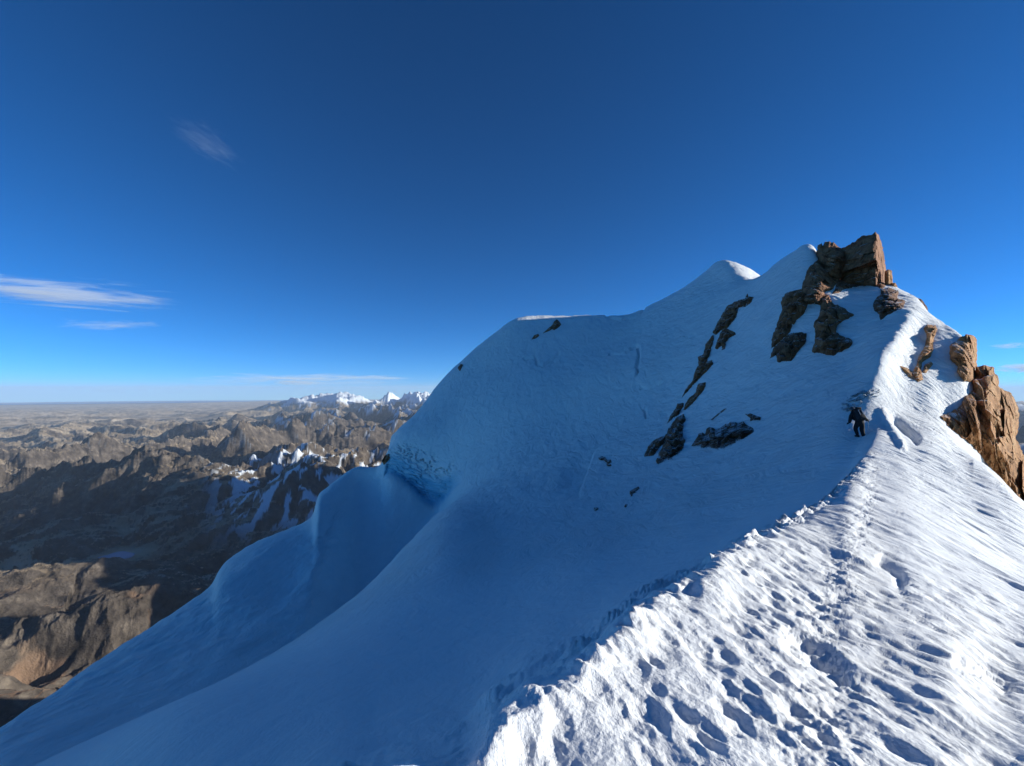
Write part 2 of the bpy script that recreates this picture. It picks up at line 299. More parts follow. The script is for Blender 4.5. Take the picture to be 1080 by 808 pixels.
def cups(a, b, seed, keep=.8, rmin=.3, rmax=.62):
    """oval bowls on a jittered lattice: 0 outside, 1 at the bottom"""
    ia = np.floor(a).astype(np.int32); ib = np.floor(b).astype(np.int32); out = np.zeros(a.shape, np.float32)
    for da in (-1, 0, 1):
        for db in (-1, 0, 1):
            ca = ia+da; cb = ib+db
            i = (((cb+seed*37) & 511) << 9) + ((ca+seed*91) & 511)
            r1 = _GX[i]; r2 = _GY[i]; j = (i*7+13) & 262143; r3 = _GX[j]*.5+.5; r4 = _GY[j]*.5+.5
            rad = rmin+(rmax-rmin)*r3
            d = np.sqrt((a-ca-.5-.33*r1)**2+(b-cb-.5-.33*r2)**2)/rad
            out = np.maximum(out, np.where(r4 < keep, np.clip(1-d*d, 0, 1)**1.2*(.5+.5*r3), 0))
    return out
def snow_detail(X, Y, Z, U, V, T):
    d = np.hypot(X, Y)
    sunny = 1-smooth(-.02, .05, T)
    sunny = np.maximum(sunny, smooth(925, 945, U)*(1-smooth(33, 38, Y)))
    z = np.zeros_like(X)
    m = (sunny > 0) & (d < 62)
    x, y, dd = X[m], Y[m], d[m]
    near = 1-smooth(5, 16, dd); far = smooth(4, 13, dd)*(1-smooth(40, 60, dd))
    wx = x + .10*fbm(x*.9, y*.5, 3, 5); wy = y + .15*fbm(x*.5+9, y*.5, 3, 6)
    a = wx*.985+wy*.17; b = -wx*.17+wy*.985
    patch = smooth(-.35, .35, fbm(x*.45+4, y*.4, 3, 41)); patch2 = smooth(-.2, .5, fbm(x*.6+14, y*.5, 2, 42))
    rag = 1+.35*fbm(x/.13, y/.17, 2, 43)
    c1 = cups(a/.20, b/.36, 3, .85)*rag; c2 = cups(a/.115+5, b/.22, 5, .6); c3 = cups(a/.42+2, b/.62, 9, .28)
    c6 = cups(a/.17+9, b/.30+4, 17, .9)*rag
    zz = -near*(c1*.034*(.45+.7*patch) + c6*.026*(1.1-.6*patch) + c2*.018 + c3*.045*patch2) + near*.018*fbm(a/.6, b/.9, 3, 14)
    c4 = cups(a/.38, b/.95, 12, .75); c5 = cups(a/.8+3, b/1.6, 13, .35)
    sas = -.060*c4*(.4+.7*patch) - .065*c5*patch2 - .03*np.maximum(0, perlin(a/.2, b/.9, 22)) + .045*fbm(a/1.6, b/3.5, 3, 23)
    zz = zz + far*sas + (1-smooth(3, 9, dd))*.0035*fbm(x/.05, y/.05, 2, 31)
    # beaten track: a shallow trough with boot holes, from the photographer to the climber
    tx = np.interp(y, [1.5, 2.6, 4, 7, 12, 18, 24], [1.2, 1.75, 2.7, 5.1, 9.4, 14.3, 18.6])
    tr = np.exp(-((x-tx+.12*perlin(y/1.3, y*0, 44))/.26)**2)
    zz = zz - tr*(.01+.045*cups((x-tx)/.30, y/.42, 21, .8, .35, .5)*.7+.014*fbm(x/.09, y/.09, 3, 45))
    z[m] = sunny[m]*zz
    # rounded lumps along the crest and crumbled snow just below it on the shaded side
    m = (np.abs(T) < .8) & (d < 30)
    x, y, dd, t = X[m], Y[m], d[m], T[m]
    edge = np.exp(-(t/.085)**2)*(1-smooth(18, 27, dd))*(1-smooth(918, 930, U[m]))
    sc = np.clip(dd/4, .8, 2.5)
    zz = edge*sc*(.06*fbm(x/.55, y/.55, 2, 51) + .045*smooth(.0, .35, perlin(x/.33, y/.33, 52)) + .008*fbm(x/.07, y/.07, 2, 53))
    lee = smooth(.02, .09, t)*(1-smooth(.35, .8, t))*(1-smooth(9, 16, dd))
    bl = cups(x/.30, y/.30, 31, .5, .3, .6)
    zz = zz + lee*(.12*bl*smooth(-.2, .3, perlin(x/.8, y/.8, 62)) + .035*fbm(x/.25, y/.25, 3, 63) - .05*cups(x/.5, y/.5, 32, .5))
    z[m] += zz
    # the shaded face
    m = (T > .08)
    x, y, dd = X[m], Y[m], d[m]
    face = smooth(.1, .6, T[m])*(1-smooth(925, 945, U[m])*(1-smooth(33, 38, Y[m])))
    fw = smooth(20, 60, dd)
    rib = ridged((x*.8+y*.6)/3.2, (y*.8-x*.6)/14, 4, 75)
    z[m] += face*(.012*fbm(x/.6, y/.9, 4, 72) + .16*smooth(15, 50, dd)*fbm(x/9, y/9, 4, 73) + .10*fw*fbm(x/1.8, y/2.6, 5, 74)
                  + .16*fw*(rib-.4)*smooth(640, 760, U[m]) + (1-smooth(330, 350, U[m]))*smooth(35, 50, dd)*.35*(ridged((x+.5*y)/9, (y-.5*x)/22, 5, 76)-.5))
    return z

def seg_dist(U, V, pts):
    best = np.full(U.shape, 1e9)
    for (a, b), (c, d) in zip(pts[:-1], pts[1:]):
        L2 = (c-a)**2+(d-b)**2
        t = np.clip(((U-a)*(c-a)+(V-b)*(d-b))/L2, 0, 1)
        best = np.minimum(best, np.hypot(U-a-t*(c-a), V-b-t*(d-b)))
    return best
# the face visible beyond 45 m gets its real cracks, steps and serac layers: pushed in depth along the line of sight slope
DZ = snow_detail(XX, YY, ZZ, UU, VV, T)
far = smooth(20, 30, YY)
wob = 2.2*fbm(UU/9, VV/9, 3, 81)
inface = (YY > 40) & (VV < 600)
def groove(pts, width, depth):
    g = np.zeros_like(UU)
    lo = np.array(pts).min(0)-width*4; hi = np.array(pts).max(0)+width*4
    m = inface & (UU > lo[0]) & (UU < hi[0]) & (VV > lo[1]) & (VV < hi[1])
    if m.any():
        dd = seg_dist(UU[m]+wob[m]*.6, VV[m]+wob[m]*.5, pts)
        g[m] = -depth*np.exp(-(dd/width)**2)
    return g
for pts, w, dp in [
    ([(553,378),(562,377)], .9, .5), ([(565,376),(566,383),(573,385),(582,379),(589,372)], 1.1, .7), ([(572,386),(585,382)], .9, .4),
    ([(643,373),(656,374),(664,370),(671,364),(673,372),(671,385),(673,392)], 1.1, .7), ([(674,366),(674,380),(671,396)], 1.0, .6),
    ([(676,409),(684,411),(690,407),(698,402)], 1.0, .6), ([(680,432),(682,440)], 1.2, .6),
    ([(640,334),(655,338),(668,334),(680,326)], 1.1, .8),
    ([(617,353),(617,360)], .8, .3)]:
    DZ = DZ + groove(pts, w, dp)
# a standing step in the bowl: the left side lies deeper than the right
m = inface & (UU > 575) & (UU < 690) & (VV > 435) & (VV < 560)
edge_u = np.interp(VV, [440, 462, 475, 500, 515, 527], [672, 650, 628, 619, 614, 612])
sd = edge_u-UU
DZ = DZ - m*.75*smooth(0, 2.2, sd)*(1-smooth(2, 32, sd))*smooth(440, 500, VV)*(1-smooth(500, 532, VV))
# serac wall: horizontal strata and a crumbly brow
sm = ((UU > 404) & (UU < 492) & (YY > 92) & (YY < 116)).astype(float)
wall = sm*smooth(404, 409, UU)*(1-smooth(470, 490, UU))
ib = KV[9][None, :]; it = KV[10][None, :]
frac = np.clip((ib-VV)/np.maximum(ib-it, 1), -1, 2)
inwall = wall*smooth(-.05, .1, frac)*(1-smooth(.85, 1.1, frac))
layer = np.sin(VV*1.15-UU*.62+2.0*fbm(UU/12, VV/6, 3, 91)*2)
RECESS = inwall*(.45*smooth(-.2, .9, layer)*(frac < .85) + .25*fbm(UU/9+VV/6, VV/2.2-UU/14, 4, 92) + 3.0*smooth(.75, .0, frac))
brow = wall*np.exp(-((frac-1.0)/.22)**2)
RECESS = RECESS + brow*1.1*np.maximum(0, ridged(UU/7, VV/9, 4, 93)-.5)*2.4
def soft_line(pts, width, depth, y0, y1):
    lo = np.array(pts).min(0)-width*4; hi = np.array(pts).max(0)+width*4
    m_ = (YY > y0) & (YY < y1) & (UU > lo[0]) & (UU < hi[0]) & (VV > lo[1]) & (VV < hi[1])
    g = np.zeros_like(UU); dd_ = seg_dist(UU[m_]+wob[m_], VV[m_]+wob[m_], pts); g[m_] = depth*np.exp(-(dd_/width)**2); return g
DZ = DZ + soft_line([(944,441),(955,452),(966,461)], 4, -.38, 21, 31) + soft_line([(931,434),(940,452),(952,470)], 4, .20, 20, 29)
DZ = DZ + soft_line([(838,674),(862,686),(885,706)], 10, -.085, 1, 7) + soft_line([(1012,698),(1040,708),(1062,722)], 6, -.06, 1, 8) + soft_line([(930,592),(946,604),(950,612)], 6, -.09, 2, 10)
ZZ = ZZ + DZ
# wall moves back along the ground plan (away from the viewer) rather than down
k = 1 + RECESS/np.maximum(YY, 1)
XX = XX*k; YY = YY*k
XX = np.where(True, XX, XX)
VV = EV - F*ZZ/YY; UU = CU + F*XX/YY
ICE = np.clip(inwall*smooth(.95, .45, frac)*1.15, 0, 1)
NEARA = 1-smooth(6, 30, YY)
verts = np.stack([XX, YY, ZZ], -1).reshape(-1, 3)
q = grid_faces(NR, NC)
massif = mesh_np('snow_mountain', verts, q[:, ::1], M_SNOW, True, {'ice': ICE.reshape(-1), 'near': NEARA.reshape(-1)})
tag(massif, kind='structure')

RUNMIN = np.minimum.accumulate(VV, 0)
def depth_at(u, v):
    """first point of the snow surface met along the ray of column u, row v"""
    u = np.atleast_1d(np.asarray(u, float)); v = np.atleast_1d(np.asarray(v, float))
    c = np.clip(np.interp(u, ucol, np.arange(NC)).round().astype(int), 0, NC-1)
    out = np.full(u.shape, np.nan)
    for cc in np.unique(c):
        s = c == cc
        i = np.searchsorted(-RUNMIN[:, cc], -v[s])
        ok = i < NR
        val = np.where(ok, YY[np.clip(i, 0, NR-1), cc], np.nan)
        out[s] = val
    return out
def ray(u, v, y): return np.stack([(u-CU)/F*y, y, -(v-EV)/F*y], -1)

# ------------------------------------------------------------------ rocks
def jag(poly, amp, seed, step=2.2):
    """subdivide an outline and roughen it"""
    rng = np.random.default_rng(seed); out = []
    P = np.array(poly, float); n = len(P)
    for i in range(n):
        a, b = P[i], P[(i+1) % n]; L = np.hypot(*(b-a)); k = max(1, int(L/step))
        nrm = np.array([-(b-a)[1], (b-a)[0]])/max(L, 1e-6)
        for j in range(k):
            w = amp if j else amp*.3
            out.append(a+(b-a)*j/k+nrm*rng.uniform(-w, w))
    return np.array(out)
def inside(px, py, P):
    r = np.zeros(px.shape, bool); x, y = P[:, 0], P[:, 1]; j = len(P)-1
    for i in range(len(P)):
        with np.errstate(divide='ignore', invalid='ignore'):
            c = ((y[i] > py) != (y[j] > py)) & (px < (x[j]-x[i])*(py-y[i])/(y[j]-y[i]+1e-12)+x[i])
        r ^= c; j = i
    return r
def facets(P, cell, seed, tilt=.45, amp=.5):
    """broken planes: every cell is a tilted plate. P: metric points"""
    rng = np.random.default_rng(seed)
    lo, hi = P.min(0), P.max(0)
    n = int(np.clip(np.prod(np.maximum(hi-lo, cell)[[0, 2]])/cell**2*1.3, 4, 700))
    C = lo + rng.random((n, 3))*(hi-lo); A = rng.uniform(-tilt, tilt, (n, 3))*np.array([1, .15, 1]); B = rng.uniform(-amp, amp, n)*cell
    out = np.empty(len(P)); S = np.array([1.15, .22, .85])
    for i in range(0, len(P), 4000):
        d = ((P[i:i+4000, None]-C[None])*S)
        j = (d*d).sum(-1).argmin(1)
        out[i:i+4000] = B[j] + ((P[i:i+4000]-C[j])*A[j]).sum(-1)
    return out
def rock(name, poly, thick, material, label, cat='rock outcrop', group=None, depth=None, back=None, seed=1,
         jagamp=.75, step=.6, cell=None, bury=.35, lean=0.0, off=0.0, rough=1.4, hug=0, grow=.7, holes=None):
    """a rock with the outline poly (px), standing proud of the snow by thick metres; depth: None = lies on the snow, else a
    function/constant giving its distance"""
    P = jag(poly, jagamp, seed)
    lo, hi = P.min(0)-1, P.max(0)+1
    us = np.arange(lo[0], hi[0]+step, step); vs = np.arange(lo[1], hi[1]+step, step)
    GU, GV = np.meshgrid(us, vs)
    ins = inside(GU+1.1*jagamp*fbm(GU/2.6, GV/2.6, 3, seed+60), GV+1.1*jagamp*fbm(GU/2.6+40, GV/2.6, 3, seed+61), P)
    dist = seg_dist(GU, GV, [tuple(p) for p in P]+[tuple(P[0])])
    if holes is not None: ins &= (fbm((GU*.93-GV*.36)/7, (GU*.36+GV*.93)/1.7, 3, seed+80) > holes)
    ins = ins | (dist < grow); dist = np.where(inside(GU, GV, P), dist+grow, np.maximum(grow-dist, 0))
    if depth is None:
        Y0 = depth_at(GU.ravel(), GV.ravel()).reshape(GU.shape)
        med = np.nanmedian(Y0[ins]); Y0 = np.where(np.isnan(Y0), med, Y0)
        Y0 = np.clip(Y0, med*.75, med*1.3)
    elif callable(depth): Y0 = depth(GU, GV)
    else: Y0 = np.full(GU.shape, float(depth))
    if callable(depth) and hug:
        ys = depth_at(GU.ravel(), GV.ravel()).reshape(GU.shape); ok = ~np.isnan(ys) & (ys > hug)
        Y0 = np.where(ok, np.minimum(Y0, ys-.1), Y0)
    Y0 = Y0 + off
    pxm = np.median(Y0[ins])/F if ins.any() else .1      # metres per px
    dm = dist*pxm
    prof = thick*(1-np.exp(-dm/(thick*.45)))
    B = ray(GU, GV, Y0)
    cell = cell or max(.5, thick*.9)
    flat = B.reshape(-1, 3)
    fac = facets(flat, cell, seed*7+1) + facets(flat, cell*.42, seed*7+2, .6, .45)*.8 + facets(flat, cell*.2, seed*7+5, .7, .5)*.7
    fac = fac.reshape(GU.shape)*rough + .10*cell*fbm(GU*pxm/cell*1.5+GV*pxm/cell*.6, GV*pxm/cell*1.0, 5, seed, .6)
    edgew = 1-np.exp(-dm/(.35*thick+.05))
    if depth is None:       # broken blocks: each stands with an upright face instead of following the snow slope
        rg = np.random.default_rng(seed+900); cs = np.clip(cell*.8, .35, 1.3)
        A_, B_ = GU*pxm, GV*pxm; warp = .25*cs*fbm(A_/cs, B_/cs, 3, seed+3)
        nC = int(np.clip((A_.max()-A_.min())*(B_.max()-B_.min())/cs**2*1.2, 3, 400))
        ca = rg.uniform(A_.min(), A_.max(), nC); cb = rg.uniform(B_.min(), B_.max(), nC)
        best = np.full(GU.shape, 1e9); who = np.zeros(GU.shape, int)
        for q_ in range(nC):
            dd_ = ((A_+warp-ca[q_])*1.25)**2+((B_+warp-cb[q_])*.8)**2
            sl_ = dd_ < best; best = np.where(sl_, dd_, best); who = np.where(sl_, q_, who)
        Yc = Y0.copy()
        for q_ in range(nC):
            k_ = (who == q_) & ins
            if k_.any(): Yc[k_] = np.percentile(Y0[k_], 12) + rg.uniform(-.25, .1)*thick + rg.uniform(-.5, .5)*(A_[k_]-A_[k_].mean())
        Y0s = Y0
        Yc = np.maximum(Yc, Y0-2.2*thick)
        Yblk = Y0 + (np.minimum(Yc, Y0)-Y0)*edgew
    else: Yblk = Y0
    Yf = np.minimum(Yblk - (prof if depth is not None else prof*.35) - fac*edgew*(.9 if depth is not None else .35), Y0 - .30*prof - .12*thick*edgew)
    bk = thick if back is None else back
    Yb = Y0 + bk*(1-np.exp(-dm/(bk*.5))) + facets(flat, cell, seed*7+3).reshape(GU.shape)*edgew*.7 + bury
    # cells with all corners inside; their border vertices sink into the snow
    cell_in = ins[:-1, :-1] & ins[1:, :-1] & ins[:-1, 1:] & ins[1:, 1:]
    if not cell_in.any(): return None
    used = np.zeros(GU.shape, bool)
    for a, b in ((0, 0), (1, 0), (0, 1), (1, 1)):
        used[a:a+cell_in.shape[0], b:b+cell_in.shape[1]] |= cell_in
    full = np.zeros(GU.shape, bool)
    full[1:-1, 1:-1] = cell_in[:-1, :-1] & cell_in[1:, :-1] & cell_in[:-1, 1:] & cell_in[1:, 1:]
    border = used & ~full
    Yf = np.where(border, Y0+bury*.6, Yf)
    Vf = ray(GU, GV, Yf); Vb = ray(GU, GV, np.where(border, Y0+bury*.6, Yb))
    idx = -np.ones(GU.shape, int); idx[used] = np.arange(used.sum())
    idb = idx.copy(); inner = used & ~border; idb[inner] = used.sum()+np.arange(inner.sum())
    V = np.concatenate([Vf[used], Vb[inner]])
    def quads(ix):
        a = np.stack([ix[:-1, :-1], ix[1:, :-1], ix[1:, 1:], ix[:-1, 1:]], -1)
        return a[cell_in]
    Q = np.concatenate([quads(idx), quads(idb)[:, ::-1]])
    # origin at the rock's centre
    c = V.mean(0)
    ob = mesh_np(name, V-c, Q, material, False); ob.location = Vector(c.tolist())
    if label: tag(ob, label, cat, group)
    return ob

def crop(x0, y0, sc, pts): return [(x0+p[0]/sc, y0+p[1]/sc) for p in pts]
S1 = 758/150.0
G = 'rock outcrops in the shaded snow face'
# summit block
rock('summit_rock', crop(800,235,S1,[(395,380),(430,300),(410,260),(440,200),(440,140),(520,100),(548,72),(600,68),(622,50),(640,64),(655,110),(668,180),(678,250),(682,330),(660,350),(600,336),(540,334),(470,350),(430,372)]),
     3.2, M_ROCK, 'large brown summit rock block, the tallest, with its sunlit right edge against the sky', 'summit rock', depth=lambda u, v: 64.5+(300-v)*.05+np.maximum(0,924-u)*.16+np.maximum(0,u-924)*.5, back=4, seed=3, cell=2.2, step=.45, hug=45)
rock('rock_spire', crop(800,235,S1,[(676,350),(674,262),(690,250),(708,256),(713,300),(712,350)]), 1.0, M_TAN, 'short square rock spire just right of the tall summit block', 'rock spire', depth=65, back=1.5, seed=4, step=.35, jagamp=.3)
rock('boulder', crop(800,235,S1,[(712,352),(714,322),(728,322),(738,340),(736,356)]), .6, M_TAN, 'small round tan boulder on the skyline right of the square spire', 'boulder', depth=64.5, back=.8, seed=5, step=.3, jagamp=.2)
rock('rock_outcrop', crop(800,235,S1,[(232,350),(240,310),(262,250),(300,210),(318,200),(310,165),(318,120),(335,112),(342,130),(355,102),(400,106),(425,130),(470,150),(470,210),(450,270),(425,310),(400,350),(350,370),(330,440),(290,430),(250,440),(230,400)]),
     2.2, M_ROCK, 'knobbly brown rock shoulder between the snow tip and the tall summit block', group=G, depth=lambda u, v: 72-(v-260)*.10+np.maximum(0,885-u)*.10, back=3, seed=6, cell=1.6, step=.45, hug=45)
rock('rock_outcrop', crop(800,235,S1,[(125,470),(120,420),(140,378),(200,360),(240,350),(262,400),(256,450),(240,490),(200,520),(175,560),(160,590),(110,640),(66,672),(75,610),(100,530)]),
     1.6, M_ROCK, 'long dark rock rib running down left from the knobbly summit shoulder', group=G, seed=7, step=.45, cell=1.4)
rock('rock_outcrop', crop(800,235,S1,[(60,722),(78,670),(110,640),(170,590),(230,582),(255,590),(248,640),(200,700),(175,735),(100,742),(92,705)]),
     1.4, M_ROCK2, 'dark rock slab at the foot of the left summit rib, lowest of the summit rocks', group=G, seed=8, step=.4)
rock('rock_outcrop', crop(800,235,S1,[(345,380),(375,385),(400,430),(470,465),(512,492),(470,515),(420,550),(412,580),(430,598),(490,620),(502,640),(480,668),(430,690),(400,710),(350,700),(285,690),(300,640),(302,580),(296,540),(325,490),(330,440)]),
     1.8, M_ROCK, 'tall brown rock tongue hanging straight below the summit block on the snow face', group=G, seed=9, step=.45, cell=1.5)
rock('rock_outcrop', crop(800,235,S1,[(612,430),(625,405),(655,380),(650,355),(690,345),(745,360),(740,400),(780,415),(775,450),(740,465),(690,490),(650,518),(645,490),(618,470)]),
     1.2, M_ROCK2, 'dark rock patch on the crest below the square spire', group=G, seed=10, step=.4)
S3 = 606/180.0
rock('boulder', crop(900,290,S3,[(200,100),(205,82),(232,84),(250,98),(262,118),(266,138),(250,136),(230,118)]), .8, M_ROCK2, 'jumbled dark boulders breaking the right skyline under the summit crest', 'boulders', depth=61, back=1, seed=11, step=.35)
# strip in the middle of the face
S2 = 566/140.0
st = [
 ([(330,205),(350,165),(372,125),(395,90),(440,68),(470,60),(478,40),(482,52),(505,55),(495,75),(470,95),(440,100),(430,140),(405,170),(390,195),(365,195),(345,215)], 'upper end of the long diagonal rock strip, bending right under the saddle'),
 ([(340,272),(350,240),(372,190),(395,190),(425,205),(428,213),(405,225),(385,250),(382,276),(370,278),(372,258),(350,278)], 'small ragged rock spur right of the upper diagonal strip'),
 ([(268,310),(290,300),(300,255),(332,215),(335,240),(325,270),(318,300),(300,330),(328,322),(332,340),(310,365),(280,395),(250,425),(225,455),(200,482),(215,445),(245,410),(255,370),(270,345)], 'long thin middle part of the diagonal rock strip'),
 ([(205,535),(225,490),(260,460),(268,425),(300,417),(300,432),(285,460),(250,500),(215,535)], 'slim leaf shaped rock right of the lower diagonal strip'),
 ([(135,595),(150,560),(172,530),(180,508),(205,505),(205,522),(188,545),(190,555),(165,568)], 'small jagged rock at the lower diagonal strip, above the two big slabs'),
 ([(118,690),(130,640),(150,600),(180,565),(205,552),(215,570),(205,610),(200,650),(212,660),(208,690),(190,720),(160,735),(165,748),(130,755),(110,765),(95,775),(88,755),(100,720)], 'biggest lowest slab of the diagonal rock strip'),
 ([(38,735),(55,690),(80,665),(112,650),(128,648),(120,680),(95,705),(75,735)], 'lowest left slab of the diagonal rock strip, leaning beside the biggest slab'),
]
for i, (p, lab) in enumerate(st):
    rock('rock_outcrop', crop(670,300,S2,p), 1.1 if i not in (5,) else 1.6, M_ROCK2 if i > 3 else M_ROCK, lab, group=G, seed=20+i, step=.4, jagamp=.4)
S4 = 1080/100.0
rock('rock_outcrop', crop(720,420,S4,[(100,545),(130,500),(160,450),(185,405),(225,395),(255,415),(275,350),(305,330),(340,335),(375,360),(430,335),(490,295),(570,272),(625,285),(690,268),(740,310),(800,345),(815,380),(760,420),(690,465),(640,480),(560,540),(480,575),(390,592),(330,570),(240,570),(180,550)]),
     1.8, M_ROCK2, 'wide grey loaf shaped rock alone on the shaded face left of the climber', group=G, seed=30, step=.35, cell=1.3)
rock('rock_outcrop', crop(720,420,S4,[(715,180),(745,185),(770,175),(830,200),(885,220),(882,250),(840,245),(770,258),(775,230),(740,200)]), .5, M_ROCK2, 'small flat dark rock just above the right end of the loaf shaped rock', group=G, seed=31, step=.25, jagamp=.2)
rock('rock_outcrop', crop(720,420,S4,[(325,245),(380,200),(450,140),(490,115),(497,130),(440,165),(390,205),(340,248)]), .35, M_ROCK2, 'thin slanting sliver of rock above the loaf shaped rock', group=G, seed=32, step=.2, jagamp=.15, bury=.15)
S5 = 1077/160.0
rock('rock_outcrop', crop(540,320,S5,[(220,212),(250,185),(285,158),(300,130),(318,115),(330,125),(348,148),(335,165),(300,188),(285,180),(250,200)]), .9, M_ROCK, 'dark pointed rock high on the left shoulder near the skyline', group=G, seed=33, step=.3, jagamp=.25)
rock('rock_outcrop', crop(540,320,S5,[(140,255),(158,228),(185,218),(192,230),(170,248)]), .6, M_ROCK, 'small reddish rock just left of the pointed rock on the left shoulder', group=G, seed=34, step=.25, jagamp=.2)
S6 = 746/120.0
for i, (p, lab) in enumerate([
 ([(195,330),(215,320),(235,325),(250,345),(270,340),(278,358),(265,368),(285,380),(262,390),(245,378),(250,360),(232,345),(205,342)], 'cluster of little dark stones in the bowl right of the snow step'),
 ([(398,580),(400,548),(430,530),(455,518),(465,532),(445,550),(420,570),(412,585)], 'small pale grey rock in the bowl below the diagonal strip'),
 ([(160,668),(168,655),(190,655),(195,668),(180,680),(165,677)], 'lone dark stone directly under the snow step in the bowl'),
 ([(364,650),(370,632),(382,632),(382,648),(372,656)], 'tiny dark stone under the pale grey rock in the bowl')]):
    rock('stone', crop(600,430,S6,p), .6, M_ROCK2, lab, 'stone', group='stones in the snow bowl', seed=40+i, step=.25, jagamp=.2, bury=.2)
rock('rock_outcrop', [(483,388),(486,384),(488,385),(485,391)], .5, M_ROCK, 'tiny reddish rock on the left edge of the high snow shoulder', group=G, seed=46, step=.25, jagamp=.1)
rock('rock_outcrop', [(403,486),(406,481),(410,479),(411,483),(408,487),(405,490)], .8, M_ROCK, 'reddish rock at the top left corner of the ice wall', group=G, seed=47, step=.25, jagamp=.2)
# sun side rocks
rock('rock_outcrop', crop(900,290,S3,[(165,322),(190,330),(210,345),(225,320),(232,290),(255,250),(262,215),(250,190),(262,176),(290,178),(298,192),(285,225),(282,270),(275,290),(262,300),(245,310),(240,335),(247,372),(230,380),(200,365),(180,345)]),
     .9, M_TAN, 'thin bent brown rock rib on the sunny snow flank right of the crest', group=G, seed=50, step=.35, jagamp=.3)
rock('stone', crop(900,290,S3,[(245,345),(255,318),(275,308),(283,316),(268,335),(258,348)]), .5, M_TAN, 'small brown stone right of the thin bent rib', 'stone', seed=51, step=.3, jagamp=.2)
# right hand buttress: a tower, a ledge and the big orange wall
rock('rock_tower', crop(900,290,S3,[(345,300),(342,255),(360,238),(400,212),(425,216),(438,232),(438,300),(436,350),(420,378),(395,378),(368,345),(372,325)]), 2.2, M_TAN,
     'dark capped rock tower on the right skyline beside the sunny snow flank', 'rock tower', depth=lambda u, v: 40.5-(v-370)*.03+np.maximum(0, u-1020)*.12, back=3, seed=52, step=.4, cell=1.4, rough=1.3, hug=28.5)
rock('rock_ledge', crop(900,290,S3,[(425,378),(436,325),(470,322),(500,330),(502,352),(514,362),(514,400),(480,392)]), 1.6, M_TAN,
     'flat topped rock ledge between the dark capped tower and the big orange wall', 'rock ledge', depth=lambda u, v: 38.5+0*u, hug=28.5, back=2.5, seed=53, step=.4, cell=1.3)
rock('rock_buttress', crop(900,290,S3,[(310,502),(345,488),(385,460),(395,435),(425,410),(425,375),(500,355),(520,402),(560,420),(572,445),(586,475),(586,540),(575,580),(598,625),(615,680),(640,760),(700,900),(560,900),(500,700),(420,600),(350,550)]), 3.0, M_TAN,
     'big sunlit orange brown rock wall at the right edge, below the ledge', 'rock buttress', depth=lambda u, v: 35-(v-440)*.03+np.maximum(0, u-1045)*.08, back=5, seed=54, step=.45, cell=1.9, rough=1.5, hug=28.5)
# bare patch above the climber
rock('rock_outcrop', [(886,431),(889,421),(898,416),(908,411),(918,409),(927,410),(931,416),(922,421),(912,424),(905,430),(897,435),(890,436)], .10, M_ICE,
     'grey dusty bare ice and rock streak right above the climber', 'bare patch', seed=55, step=.3, jagamp=1.3, bury=.03, grow=0, holes=-.12)

